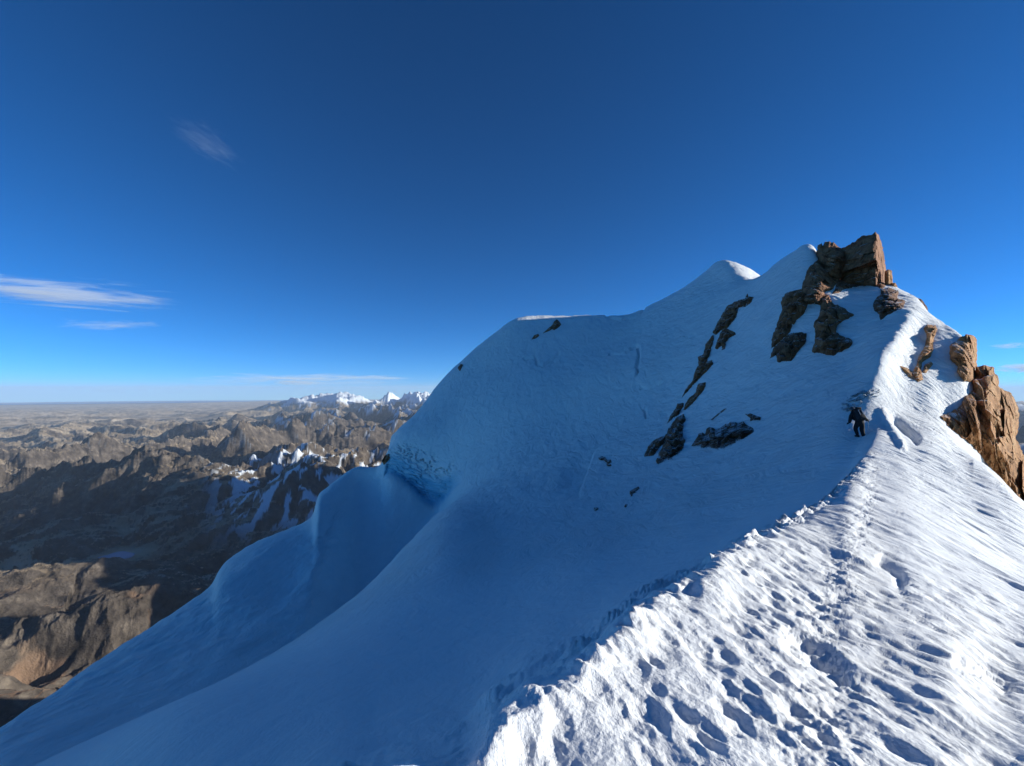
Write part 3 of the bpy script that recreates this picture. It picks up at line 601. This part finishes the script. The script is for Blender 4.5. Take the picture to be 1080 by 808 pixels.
# ------------------------------------------------------------------ far country
def terrain():
    ut = np.concatenate([np.linspace(-900, -70, 90), np.arange(-64, 462, .75), np.linspace(466, 1700, 130)])
    n = 1250
    a = np.linspace(1/1100., 1/160000., 700); rows = np.unique(np.concatenate([1/a, np.geomspace(1100, 160000, n-700)]))
    Yt, Ut = np.meshgrid(rows, ut, indexing='ij')
    Xt = (Ut-CU)/F*Yt
    # broad relief
    wx = Xt + 900*fbm(Xt/9000, Yt/9000, 3, 201); wy = Yt + 900*fbm(Xt/9000+7, Yt/9000, 3, 202)
    rangew = smooth(-19000, -5000, Xt+.10*(Yt-20000))*(1-smooth(52000, 70000, Yt))
    base = -1960 + 330*rangew + 60*fbm(Xt/6000, Yt/6000, 3, 203)
    hills = swiss(wx/4600+3, wy/4600, 8, 210)-.35
    fine = ridged(wx/1500, wy/1500+4, 6, 211)
    amp = 240 + 900*rangew
    amp = amp*(1-.75*smooth(42000, 60000, Yt))
    z = base + amp*(hills-.15)*1.05 + (60+330*rangew)*(fine-.4)
    z = z + 330*smooth(60000, 74000, Yt)*(1-smooth(98000, 112000, Yt))*smooth(-64000, -48000, Xt)*(.6+.6*fbm(Xt/9000, Yt/16000, 4, 240))
    # rolling foothills on the left
    foot = smooth(-34000, -16000, Xt)*(1-rangew)*(1-smooth(26000, 42000, Yt))
    z = z + foot*620*(swiss(wx/5200+9, wy/3600, 7, 215)-.45)
    lk = smooth(56000, 66000, Yt)*(1-smooth(-70000, -56000, Xt)); z = z*(1-lk) + (-1990)*lk
    def bump(cx, cy, sx, sy, h, rot=0):
        dx, dy = Xt-cx, Yt-cy
        a_ = dx*math.cos(rot)+dy*math.sin(rot); b_ = -dx*math.sin(rot)+dy*math.cos(rot)
        return h*np.exp(-(a_/sx)**2-(b_/sy)**2)
    # snowy range on the skyline
    for (u, y, h, s) in [(300,37000,430,2500),(322,39000,740,2200),(338,38000,560,2000),(356,39000,600,2200),(374,38000,520,2200),(395,38000,400,2100),(420,37000,380,2400),(280,36000,250,2600),(455,36000,600,2500),(480,36000,500,2500)]:
        z = z + bump((u-CU)/F*y, y, s*1.5, s*1.5, h*.72)*(.72+.45*ridged(wx/2400, wy/2400, 6, 220))
    # valley under the face with the tarn, and the slope that climbs to the middle range
    val = np.exp(-((Xt+4200)/3600)**2-((Yt-4400)/1300)**2)
    z = z*(1-val*.72)+(-1660)*val*.72 + val*(170*(ridged(Xt/700, Yt/900, 6, 251)-.5))
    # middle range with old snow on its shady side
    def ridge_line(pts, width, sharp=1.0, seed=0, rough=.3):
        best = np.full(Xt.shape, 1e9); hh = np.zeros(Xt.shape)
        P = [((u-CU)/F*y, y, -(v-EV)/F*y) for u, v, y in pts]
        Xw = Xt + .13*width*fbm(Xt/width*1.6, Yt/width*1.6, 4, 320+seed); Yw = Yt + .13*width*fbm(Xt/width*1.6+9, Yt/width*1.6, 4, 330+seed)
        for (x0, y0, z0), (x1, y1, z1) in zip(P[:-1], P[1:]):
            L2 = (x1-x0)**2+(y1-y0)**2
            t = np.clip(((Xw-x0)*(x1-x0)+(Yw-y0)*(y1-y0))/L2, 0, 1)
            d = np.hypot(Xw-x0-t*(x1-x0), Yw-y0-t*(y1-y0))
            sel = d < best; best = np.where(sel, d, best); hh = np.where(sel, z0+t*(z1-z0), hh)
        n_ = ridged(Xt/650, Yt/650, 6, 300+seed)
        d2 = best*(1+rough*(n_-.4)*2)
        return hh, d2
    h, d = ridge_line([(95,560,5600),(150,528,6200),(210,508,6600),(245,492,6800),(300,492,6600),(352,478,6900),(420,470,7200),(520,455,7500)], 1500, seed=1, rough=.45)
    z = np.maximum(z, h - d*.62 + 190*(ridged(Xt/520, Yt/520, 7, 305)-.5))
    # foreground spur
    h, d = ridge_line([(-260,700,1950),(-60,678,2100),(0,666,2200),(49,653,2300),(90,640,2380),(118,627,2450),(142,620,2520),(190,622,2600),(260,650,2700)], 700, seed=2, rough=.35)
    zz = h - d*.60 + 75*(ridged(Xt/260, Yt/260, 7, 306)-.5)
    near = zz
    z = np.maximum(z, near)
    # sunlit swell between spur and tarn
    h, d = ridge_line([(-200,640,3300),(-40,610,3300),(40,600,3450),(90,592,3700),(150,600,3700)], 500, seed=3)
    z = np.maximum(z, h - d*.30 + 50*(ridged(Xt/500, Yt/500, 5, 307)-.5))
    # unseen ridge added behind the peak to throw the long shadow over the valley
    h, d = ridge_line([(705,412,4300),(685,375,4900),(655,388,5700),(630,430,6500)], 900, seed=4)
    z = np.maximum(z, h - np.maximum(0, d-80)*.9)
    z = np.maximum(z, -400-1.0*np.maximum(0, np.hypot(Xt-350, Yt-2900)-60)); z = np.maximum(z, -560-1.1*np.maximum(0, np.hypot(Xt+250, Yt-1520)-40))  # unseen bumps added to shade the gap behind the spur and its foot
    # near floor stays below the line of sight over the snow
    
    z = z + (1-smooth(16000, 30000, Yt))*smooth(2600, 3600, Yt)*70*(ridged(Xt/480, Yt/480, 6, 308)-.5)
    tb = np.exp(-((Xt-(123-CU)/F*4400)/330)**4-((Yt-4400)/300)**4); z = z*(1-tb)+(-1609)*tb      # basin of the tarn
    # slopes
    gy = np.gradient(z, axis=0)/np.maximum(np.gradient(Yt, axis=0), 1)
    gx = np.gradient(z, axis=1)/np.maximum(np.abs(np.gradient(Xt, axis=1)), 1)
    slope = np.hypot(gx, gy)
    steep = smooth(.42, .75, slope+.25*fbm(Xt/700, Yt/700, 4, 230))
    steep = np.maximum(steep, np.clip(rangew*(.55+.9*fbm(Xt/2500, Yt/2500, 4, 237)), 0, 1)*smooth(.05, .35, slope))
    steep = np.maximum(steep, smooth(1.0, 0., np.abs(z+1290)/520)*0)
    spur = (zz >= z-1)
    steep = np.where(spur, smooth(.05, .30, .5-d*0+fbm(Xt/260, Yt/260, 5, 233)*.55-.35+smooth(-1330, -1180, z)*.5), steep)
    far_s = smooth(-1010, -760, z + 170*fbm(Xt/1500, Yt/1500, 5, 231))*smooth(15000, 30000, Yt)
    shady = smooth(.0, .35, gx*1.0 + .25*gy)              # slopes turned from the sun keep snow
    mid_s = smooth(-1330, -1130, z + 300*fbm(Xt/900, Yt/900, 5, 232))*smooth(.0, .3, shady)*smooth(.1, .35, fbm(Xt/500, Yt/500, 5, 234)+.1)*smooth(6000, 9000, Yt)
    near_s = smooth(200, 262, Ut)*smooth(4200, 5200, Yt)*(1-smooth(7400, 8200, Yt))*smooth(.12, .22, fbm(Xt/130, Yt/300, 5, 235)+.25*fbm(Xt/600, Yt/600, 3, 236))*smooth(-1640, -1400, z)
    mid_s = mid_s*(.15+.85*smooth(240, 320, Ut))
    snow = np.clip(np.maximum(np.maximum(far_s, mid_s*.9), near_s*.9), 0, 1)
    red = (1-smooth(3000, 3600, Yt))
    z = z - (Xt**2+Yt**2)/(2*EARTH)
    V = np.stack([Xt, Yt, z], -1).reshape(-1, 3)
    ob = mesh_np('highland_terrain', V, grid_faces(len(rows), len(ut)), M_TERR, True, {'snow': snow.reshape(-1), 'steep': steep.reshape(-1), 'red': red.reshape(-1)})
    tag(ob, kind='structure')
terrain()

# great lake on the horizon and the tarn
def sheet(name, cx, cy, rx, ry, z, m, n=48, curved=False, wob=0.0, seed=0):
    V = [(cx, cy)]; rings = 24
    vs = []; 
    for j in range(rings+1):
        for i in range(n):
            a = 2*math.pi*i/n; r = j/rings*(1+wob*math.sin(a*3+seed)+wob*.6*math.sin(a*5+2*seed))
            x = cx+rx*r*math.cos(a); y = cy+ry*r*math.sin(a)
            vs.append((x, y, z-((x*x+y*y)/(2*EARTH) if curved else 0)))
    qs = [(j*n+i, j*n+(i+1) % n, (j+1)*n+(i+1) % n, (j+1)*n+i) for j in range(rings) for i in range(n)]
    ob = mesh_np(name, np.array(vs), np.array(qs)[:, ::-1], m, True); tag(ob, kind='structure'); return ob
def water_mat(name, c, rough):
    m, N, L = mat(name)
    o = N.new('ShaderNodeOutputMaterial'); b = N.new('ShaderNodeBsdfPrincipled'); g = N.new('ShaderNodeNewGeometry')
    n = nd(N, 'ShaderNodeTexNoise', i_Scale=.02, i_Detail=5.0); L.new(g.outputs['Position'], n.inputs['Vector'])
    bp = nd(N, 'ShaderNodeBump', i_Distance=1.0, i_Strength=.3); L.new(n.outputs['Fac'], bp.inputs['Height']); L.new(bp.outputs[0], b.inputs['Normal'])
    b.inputs['Base Color'].default_value = (*c, 1); b.inputs['Roughness'].default_value = rough
    L.new(b.outputs[0], o.inputs['Surface']); return m
M_LAKE = water_mat('lake_water', (.02, .20, .48), .7)
sheet('lake_water', -150000, 104000, 92000, 50000, -1850, M_LAKE, 90, True, .08, 1)
sheet('tarn_water', (123-CU)/F*4400, 4400, 150, 120, -1600, water_mat('tarn_surface', (.03, .16, .30), .3), 40, False, .12, 2)

# ------------------------------------------------------------------ climber
def skin(name, joints, edges, radii, m, parent=None, sub=2, root=0, smooth_=True):
    me = bpy.data.meshes.new(name); me.from_pydata(joints, edges, []); me.update()
    ob = bpy.data.objects.new(name, me); col.objects.link(ob)
    ob.modifiers.new('s', 'SKIN'); sv = me.skin_vertices[0].data
    for i, r in enumerate(radii):
        sv[i].radius = (r, r) if not isinstance(r, tuple) else r
        sv[i].use_root = (i == root)
    mod = ob.modifiers.new('d', 'SUBSURF'); mod.levels = sub; mod.render_levels = sub
    dg = bpy.context.evaluated_depsgraph_get(); ev = ob.evaluated_get(dg)
    nm = bpy.data.meshes.new_from_object(ev); ob.modifiers.clear(); ob.data = nm
    nm.polygons.foreach_set('use_smooth', [smooth_]*len(nm.polygons))
    nm.materials.clear(); nm.materials.append(m)
    if parent: ob.parent = parent
    return ob
def solid(name, fn, m, parent=None, smooth_=False):
    bm = bmesh.new(); fn(bm); me = bpy.data.meshes.new(name); bm.to_mesh(me); bm.free()
    for p in me.polygons: p.use_smooth = smooth_
    me.materials.append(m); ob = bpy.data.objects.new(name, me); col.objects.link(ob)
    if parent: ob.parent = parent
    return ob
def climber():
    fu, fv = 908.5, 461.0
    y = float(depth_at(fu, fv)[0]); p = ray(np.array(fu), np.array(fv), y)
    s = y/F/ (1.0/F) / 25.0 * 1.0
    pxm = y/F
    root = bpy.data.objects.new('person', None); col.objects.link(root); root.location = Vector(p.tolist())
    tag(root, 'climber in black clothes and black pack climbing the shaded side of the ridge crest', 'person')
    cloth = simple('black_cloth', (.012, .012, .016), .8); pants = simple('black_trousers', (.010, .010, .013), .85)
    helm = simple('helmet_shell', (.06, .06, .07), .35, .5); skinm = simple('skin', (.45, .28, .2), .6)
    strap = simple('pale_strap', (.45, .47, .5), .5); packm = simple('pack_fabric', (.014, .015, .02), .7); bootm = simple('boot', (.02, .018, .018), .6)
    axm = simple('metal', (.35, .36, .38), .35, .5, .6)
    # body axes: x right, y away (uphill), z up; he leans into the slope with the torso bent forward
    h = pxm*30/1.56 # scale so that the folded figure spans 30 px
    def S(x, yy, z): return (x*h, yy*h, z*h)
    J = [S(0,.08,.80), S(.0,.22,1.00), S(.0,.40,1.20), S(.0,.52,1.32), S(.01,.62,1.38), S(.01,.68,1.44),      # pelvis..head
         S(-.11,.10,.76), S(-.15,.26,.46), S(-.13,.10,.10), S(-.13,.20,.05),                       # left leg, foot
         S(.11,.10,.76), S(.11,.10,.40), S(.06,-.10,-.02), S(.06,.02,-.05),                        # right leg
         S(-.22,.42,1.22), S(-.31,.40,.98), S(-.30,.48,.74),                                     # left arm
         S(.22,.42,1.20), S(.50,.46,1.04), S(.76,.52,.86)]                                       # right arm out
    E = [(0,1),(1,2),(2,3),(3,4),(4,5),(0,6),(6,7),(7,8),(8,9),(0,10),(10,11),(11,12),(12,13),(3,14),(14,15),(15,16),(3,17),(17,18),(18,19)]
    r = [.20,.19,.20,.14,.08,.10,.145,.115,.085,.05,.145,.12,.085,.05,.095,.075,.055,.095,.075,.055]
    body = skin('body', J, E, [q*h for q in r], pants, root)
    # jacket hugging trunk and arms
    ji = [1,2,3,14,15,16,17,18,19]; jm = {a: b for b, a in enumerate(ji)}
    skin('jacket', [J[i] for i in ji], [(jm[a], jm[b]) for a, b in E if a in jm and b in jm], [(r[i]+.022)*h for i in ji], cloth, root)
    # head with helmet
    def head(bm):
        bmesh.ops.create_uvsphere(bm, u_segments=20, v_segments=14, radius=.105*h)
        for v in bm.verts:
            v.co.z *= 1.15
            if v.co.z < 0: v.co.x *= .85
            if v.co.y > .08*h and abs(v.co.x) < .03*h: v.co.y += .018*h
            v.co += Vector(S(.01,.72,1.46))
    solid('head', head, skinm, root, True)
    def hel(bm):
        bmesh.ops.create_uvsphere(bm, u_segments=24, v_segments=16, radius=.135*h)
        bmesh.ops.delete(bm, geom=[v for v in bm.verts if v.co.z < -.03*h], context='VERTS')
        for v in bm.verts:
            v.co.y *= 1.15; v.co.z *= 1.02
            if v.co.z < 0: v.co.x *= 1.04; v.co.y *= 1.06
            v.co += Vector(S(.01,.71,1.49))
        bmesh.ops.solidify(bm, geom=bm.faces[:], thickness=.008*h)
    solid('helmet', hel, helm, root, True)
    # pack: rounded sack on the back, tilted with the trunk, lid and straps
    def sack(w, d_, hh, c, tilt, bev):
        def f(bm):
            bmesh.ops.create_cube(bm, size=1)
            for v in bm.verts: v.co.x *= w*(1.0 if v.co.z < 0 else .86); v.co.y *= d_; v.co.z *= hh
            bmesh.ops.bevel(bm, geom=bm.edges[:], offset=bev, segments=3, affect='EDGES', profile=.6)
            for v in bm.verts:
                a, b = v.co.y, v.co.z
                v.co.y = a*math.cos(tilt)+b*math.sin(tilt); v.co.z = -a*math.sin(tilt)+b*math.cos(tilt); v.co += Vector(c)
        return f
    pk = solid('backpack', sack(.40*h, .30*h, .62*h, S(-.01,.10,1.20), R(38), .08*h), packm, root, True)
    solid('lid', sack(.33*h, .26*h, .13*h, S(0,.28,1.53), R(32), .05*h), packm, pk, True)
    for sx in (-.09, .09):
        solid('strap', sack(.022*h, .25*h, .40*h, S(sx,.105,1.27), R(32), .008*h), strap, pk)
    solid('hip_belt', sack(.36*h, .33*h, .06*h, S(0,.14,.94), R(20), .02*h), packm, root, True)
    for sx in (-.12, .12): solid('gear_tag', sack(.03*h, .02*h, .05*h, S(sx,-.045,.98), R(20), .006*h), strap, root)
    # boots
    for (x, yy, z) in ((-.13,.15,.055), (.06,-.03,-.045)):
        def boot(bm, x=x, yy=yy, z=z):
            bmesh.ops.create_cube(bm, size=1)
            for v in bm.verts:
                v.co.x *= .11*h; v.co.y *= .30*h; v.co.z *= .12*h
                if v.co.y > 0 and v.co.z > 0: v.co.z *= .5
            bmesh.ops.bevel(bm, geom=bm.edges[:], offset=.03*h, segments=3, affect='EDGES')
            for v in bm.verts: v.co += Vector(S(x, yy, z))
        solid('boot', boot, bootm, root, True)
    # gloves with five fingers, the right one closed round the axe
    for cx, cy, cz, sg in ((-.30,.50,.72,-1), (.775,.525,.85,1)):
        gj = [S(cx,cy-.03,cz+.02), S(cx+sg*.03,cy+.02,cz-.01)]; ge = [(0,1)]; gr = [.04*h, .042*h]
        for k in range(4):
            b0 = len(gj); off = (k-1.5)*.024
            gj += [S(cx+sg*.055, cy+.03+off*.4, cz-.01-off), S(cx+sg*.085, cy+.05+off*.4, cz-.03-off), S(cx+sg*.075, cy+.06, cz-.055-off)]
            ge += [(1,b0),(b0,b0+1),(b0+1,b0+2)]; gr += [.013*h,.012*h,.010*h]
        b0 = len(gj); gj += [S(cx+sg*.02,cy+.055,cz+.03), S(cx+sg*.05,cy+.075,cz+.03)]; ge += [(0,b0),(b0,b0+1)]; gr += [.014*h,.011*h]
        skin('glove', gj, ge, gr, cloth, root, sub=1, root=1)
    # ice axe: top level, held in the right hand, spike down
    ax = bpy.data.objects.new('ice_axe', None); col.objects.link(ax); ax.location = root.location + Vector(S(.82,.57,.38))
    tag(ax, 'thin metal ice axe in the outstretched right hand of the climber', 'ice axe')
    skin('shaft', [S(0,0,0), S(-.01,-.01,.25), S(-.02,-.02,.55)], [(0,1),(1,2)], [.012*h]*3, axm, ax, sub=1)
    skin('pick', [S(-.17,-.02,.50), S(-.09,-.02,.55), S(-.02,-.02,.56), S(.08,-.02,.55)], [(0,1),(1,2),(2,3)], [.006*h,.012*h,.016*h,.02*h], axm, ax, sub=1, root=2)
    skin('spike', [S(0,0,.02), S(.004,.002,-.08)], [(0,1)], [.010*h,.003*h], axm, ax, sub=1)
climber()

# ------------------------------------------------------------------ clouds: thin wisps of vapour high over the plain
def cloud(u, v, y, wpx, hpx, depth, dens, label, seed, tilt=0.0, stretch=(1, 1, 1)):
    c = ray(np.array(float(u)), np.array(float(v)), y); w = wpx/F*y/2; hh = hpx/F*y/2
    m, N, L = mat('cirrus')
    o = N.new('ShaderNodeOutputMaterial'); vs = N.new('ShaderNodeVolumeScatter'); tc = N.new('ShaderNodeTexCoord')
    vs.inputs['Color'].default_value = (.95, .97, 1, 1)
    mp = nd(N, 'ShaderNodeMapping'); mp.inputs['Location'].default_value = (seed*3.1, seed*1.7, seed); mp.inputs['Scale'].default_value = stretch; L.new(tc.outputs['Object'], mp.inputs['Vector'])
    n = nd(N, 'ShaderNodeTexNoise', i_Scale=2.6, i_Detail=8.0, i_Roughness=.7, i_Distortion=1.2); L.new(mp.outputs[0], n.inputs['Vector'])
    ln = nd(N, 'ShaderNodeVectorMath', operation='LENGTH'); L.new(tc.outputs['Object'], ln.inputs[0])
    fo = nd(N, 'ShaderNodeMapRange', interpolation_type='SMOOTHSTEP'); fo.inputs['From Min'].default_value = 1; fo.inputs['From Max'].default_value = .1; L.new(ln.outputs['Value'], fo.inputs['Value'])
    ad = nd(N, 'ShaderNodeMath', operation='MULTIPLY_ADD', i_1=.50, i_2=-.93); L.new(fo.outputs[0], ad.inputs[0])
    a2 = nd(N, 'ShaderNodeMath', operation='ADD'); L.new(ad.outputs[0], a2.inputs[0]); L.new(n.outputs['Fac'], a2.inputs[1])
    mr = nd(N, 'ShaderNodeMath', operation='MAXIMUM', i_1=0.0); L.new(a2.outputs[0], mr.inputs[0])
    mu = nd(N, 'ShaderNodeMath', operation='MULTIPLY', i_1=dens/depth*22); L.new(mr.outputs[0], mu.inputs[0]); L.new(mu.outputs[0], vs.inputs['Density'])
    L.new(vs.outputs[0], o.inputs['Volume'])
    bm = bmesh.new(); bmesh.ops.create_uvsphere(bm, u_segments=32, v_segments=20, radius=1); me = bpy.data.meshes.new('cloud'); bm.to_mesh(me); bm.free()
    me.materials.append(m); ob = bpy.data.objects.new('cloud', me); col.objects.link(ob)
    ob.location = Vector(c.tolist()); ob.scale = (w, depth, hh); ob.rotation_euler = (0, R(tilt), 0)
    m.cycles.volume_step_rate = .4 if hasattr(m, 'cycles') and hasattr(m.cycles, 'volume_step_rate') else 1
    tag(ob, label, 'cloud', 'thin clouds'); return ob
cloud(62, 309, 16000, 520, 76, 4200, 1.0, 'largest thin white cloud streak above the plain at the left edge', 3, 4, (1.0, 1.5, 2.4))
cloud(118, 343, 18000, 240, 26, 2500, .35, 'faint short cloud streak just under the largest left cloud', 5, -1, (1.0, 1.5, 1))
cloud(218, 152, 12000, 170, 90, 2000, .06, 'faint curled wisp of cloud high in the blue above the left', 8, 25, (1.2, 1, 2.2))
cloud(1078, 364, 26000, 130, 18, 4000, .9, 'thin cloud streak right of the dark capped tower, upper one', 11, -2)
cloud(1085, 388, 34000, 130, 28, 5000, 1.6, 'whiter cloud streak right of the rock ledge, lower one', 12, 0)
cloud(320, 401, 96000, 620, 34, 20000, 1.0, 'long low pale cloud bank over the snowy range on the horizon', 14, 0, (1.5, 1, 1))

# ------------------------------------------------------------------ air
def haze():
    bm = bmesh.new(); bmesh.ops.create_cube(bm, size=1)
    x0, x1, y0, y1, z0, z1 = -500000, 520000, -3000, 161000, -23000, 1300
    for v in bm.verts:
        v.co.x = x0 if v.co.x < 0 else x1; v.co.y = y0 if v.co.y < 0 else y1; v.co.z = z0 if v.co.z < 0 else z1
    me = bpy.data.meshes.new('haze'); bm.to_mesh(me); bm.free()
    m, N, L = mat('haze'); o = N.new('ShaderNodeOutputMaterial'); pv = N.new('ShaderNodeVolumePrincipled')
    pv.inputs['Color'].default_value = (.68, .82, 1, 1); pv.inputs['Density'].default_value = 8e-6; pv.inputs['Anisotropy'].default_value = .0
    L.new(pv.outputs[0], o.inputs['Volume']); me.materials.append(m)
    m.cycles.homogeneous_volume = True if hasattr(m.cycles, 'homogeneous_volume') else None
    ob = bpy.data.objects.new('haze', me); col.objects.link(ob); tag(ob, kind='stuff')
try: haze()
except Exception as e: print('haze', e)

# ------------------------------------------------------------------ light
w = bpy.data.worlds.new('World'); scene.world = w; w.use_nodes = True
N, L = w.node_tree.nodes, w.node_tree.links; N.clear()
out = N.new('ShaderNodeOutputWorld'); bg = N.new('ShaderNodeBackground'); sky = N.new('ShaderNodeTexSky')
sky.sky_type = 'NISHITA'; sky.sun_disc = False; sky.sun_elevation = R(SUN_EL); sky.sun_rotation = R(SUN_AZ)
sky.altitude = 5500; sky.air_density = 1.0; sky.dust_density = 1.6; sky.ozone_density = 5.0
hs = nd(N, 'ShaderNodeHueSaturation'); hs.inputs['Saturation'].default_value = 1.07
ga = nd(N, 'ShaderNodeGamma'); ga.inputs['Gamma'].default_value = 1.2
L.new(sky.outputs[0], ga.inputs['Color']); L.new(ga.outputs[0], hs.inputs['Color']); tcw = N.new('ShaderNodeTexCoord'); vad = nd(N, 'ShaderNodeVectorMath', operation='ADD'); vad.inputs[1].default_value = (0, 0, .027)   # the horizon lies below eye level at this height
L.new(tcw.outputs['Generated'], vad.inputs[0]); L.new(vad.outputs[0], sky.inputs['Vector'])
ti = nd(N, 'ShaderNodeMix', data_type='RGBA', blend_type='MULTIPLY'); ti.inputs['Factor'].default_value = 1; ti.inputs['B'].default_value = (.72, 1.0, .92, 1)
L.new(hs.outputs[0], ti.inputs['A']); L.new(ti.outputs['Result'], bg.inputs['Color'])
bg.inputs['Strength'].default_value = .105
L.new(bg.outputs[0], out.inputs['Surface'])
sl = bpy.data.lights.new('sun', 'SUN'); sl.energy = 5.0; sl.angle = R(.53); sl.color = (1, .985, .895)
so = bpy.data.objects.new('sun', sl); col.objects.link(so)
az, el = R(SUN_AZ), R(SUN_EL)
d = Vector((math.sin(az)*math.cos(el), math.cos(az)*math.cos(el), math.sin(el)))
so.rotation_euler = d.to_track_quat('Z', 'Y').to_euler()

# ------------------------------------------------------------------ camera
cd = bpy.data.cameras.new('camera'); co = bpy.data.objects.new('camera', cd); col.objects.link(co)
cd.sensor_fit = 'HORIZONTAL'; cd.sensor_width = 36; cd.lens = 36*F/1080; cd.shift_y = (EV-404)/1080
co.location = (0, 0, 0); co.rotation_euler = (R(90), 0, 0); cd.clip_start = .05; cd.clip_end = 1e6
scene.camera = co
vs = scene.view_settings; vs.view_transform = 'Standard'; vs.look = 'None'; vs.gamma = 1; vs.exposure = .42; vs.use_curve_mapping = False
scene.render.engine = 'CYCLES'
cy = scene.cycles; cy.use_denoising = True; cy.max_bounces = 6; cy.diffuse_bounces = 3; cy.volume_bounces = 2; cy.transparent_max_bounces = 12
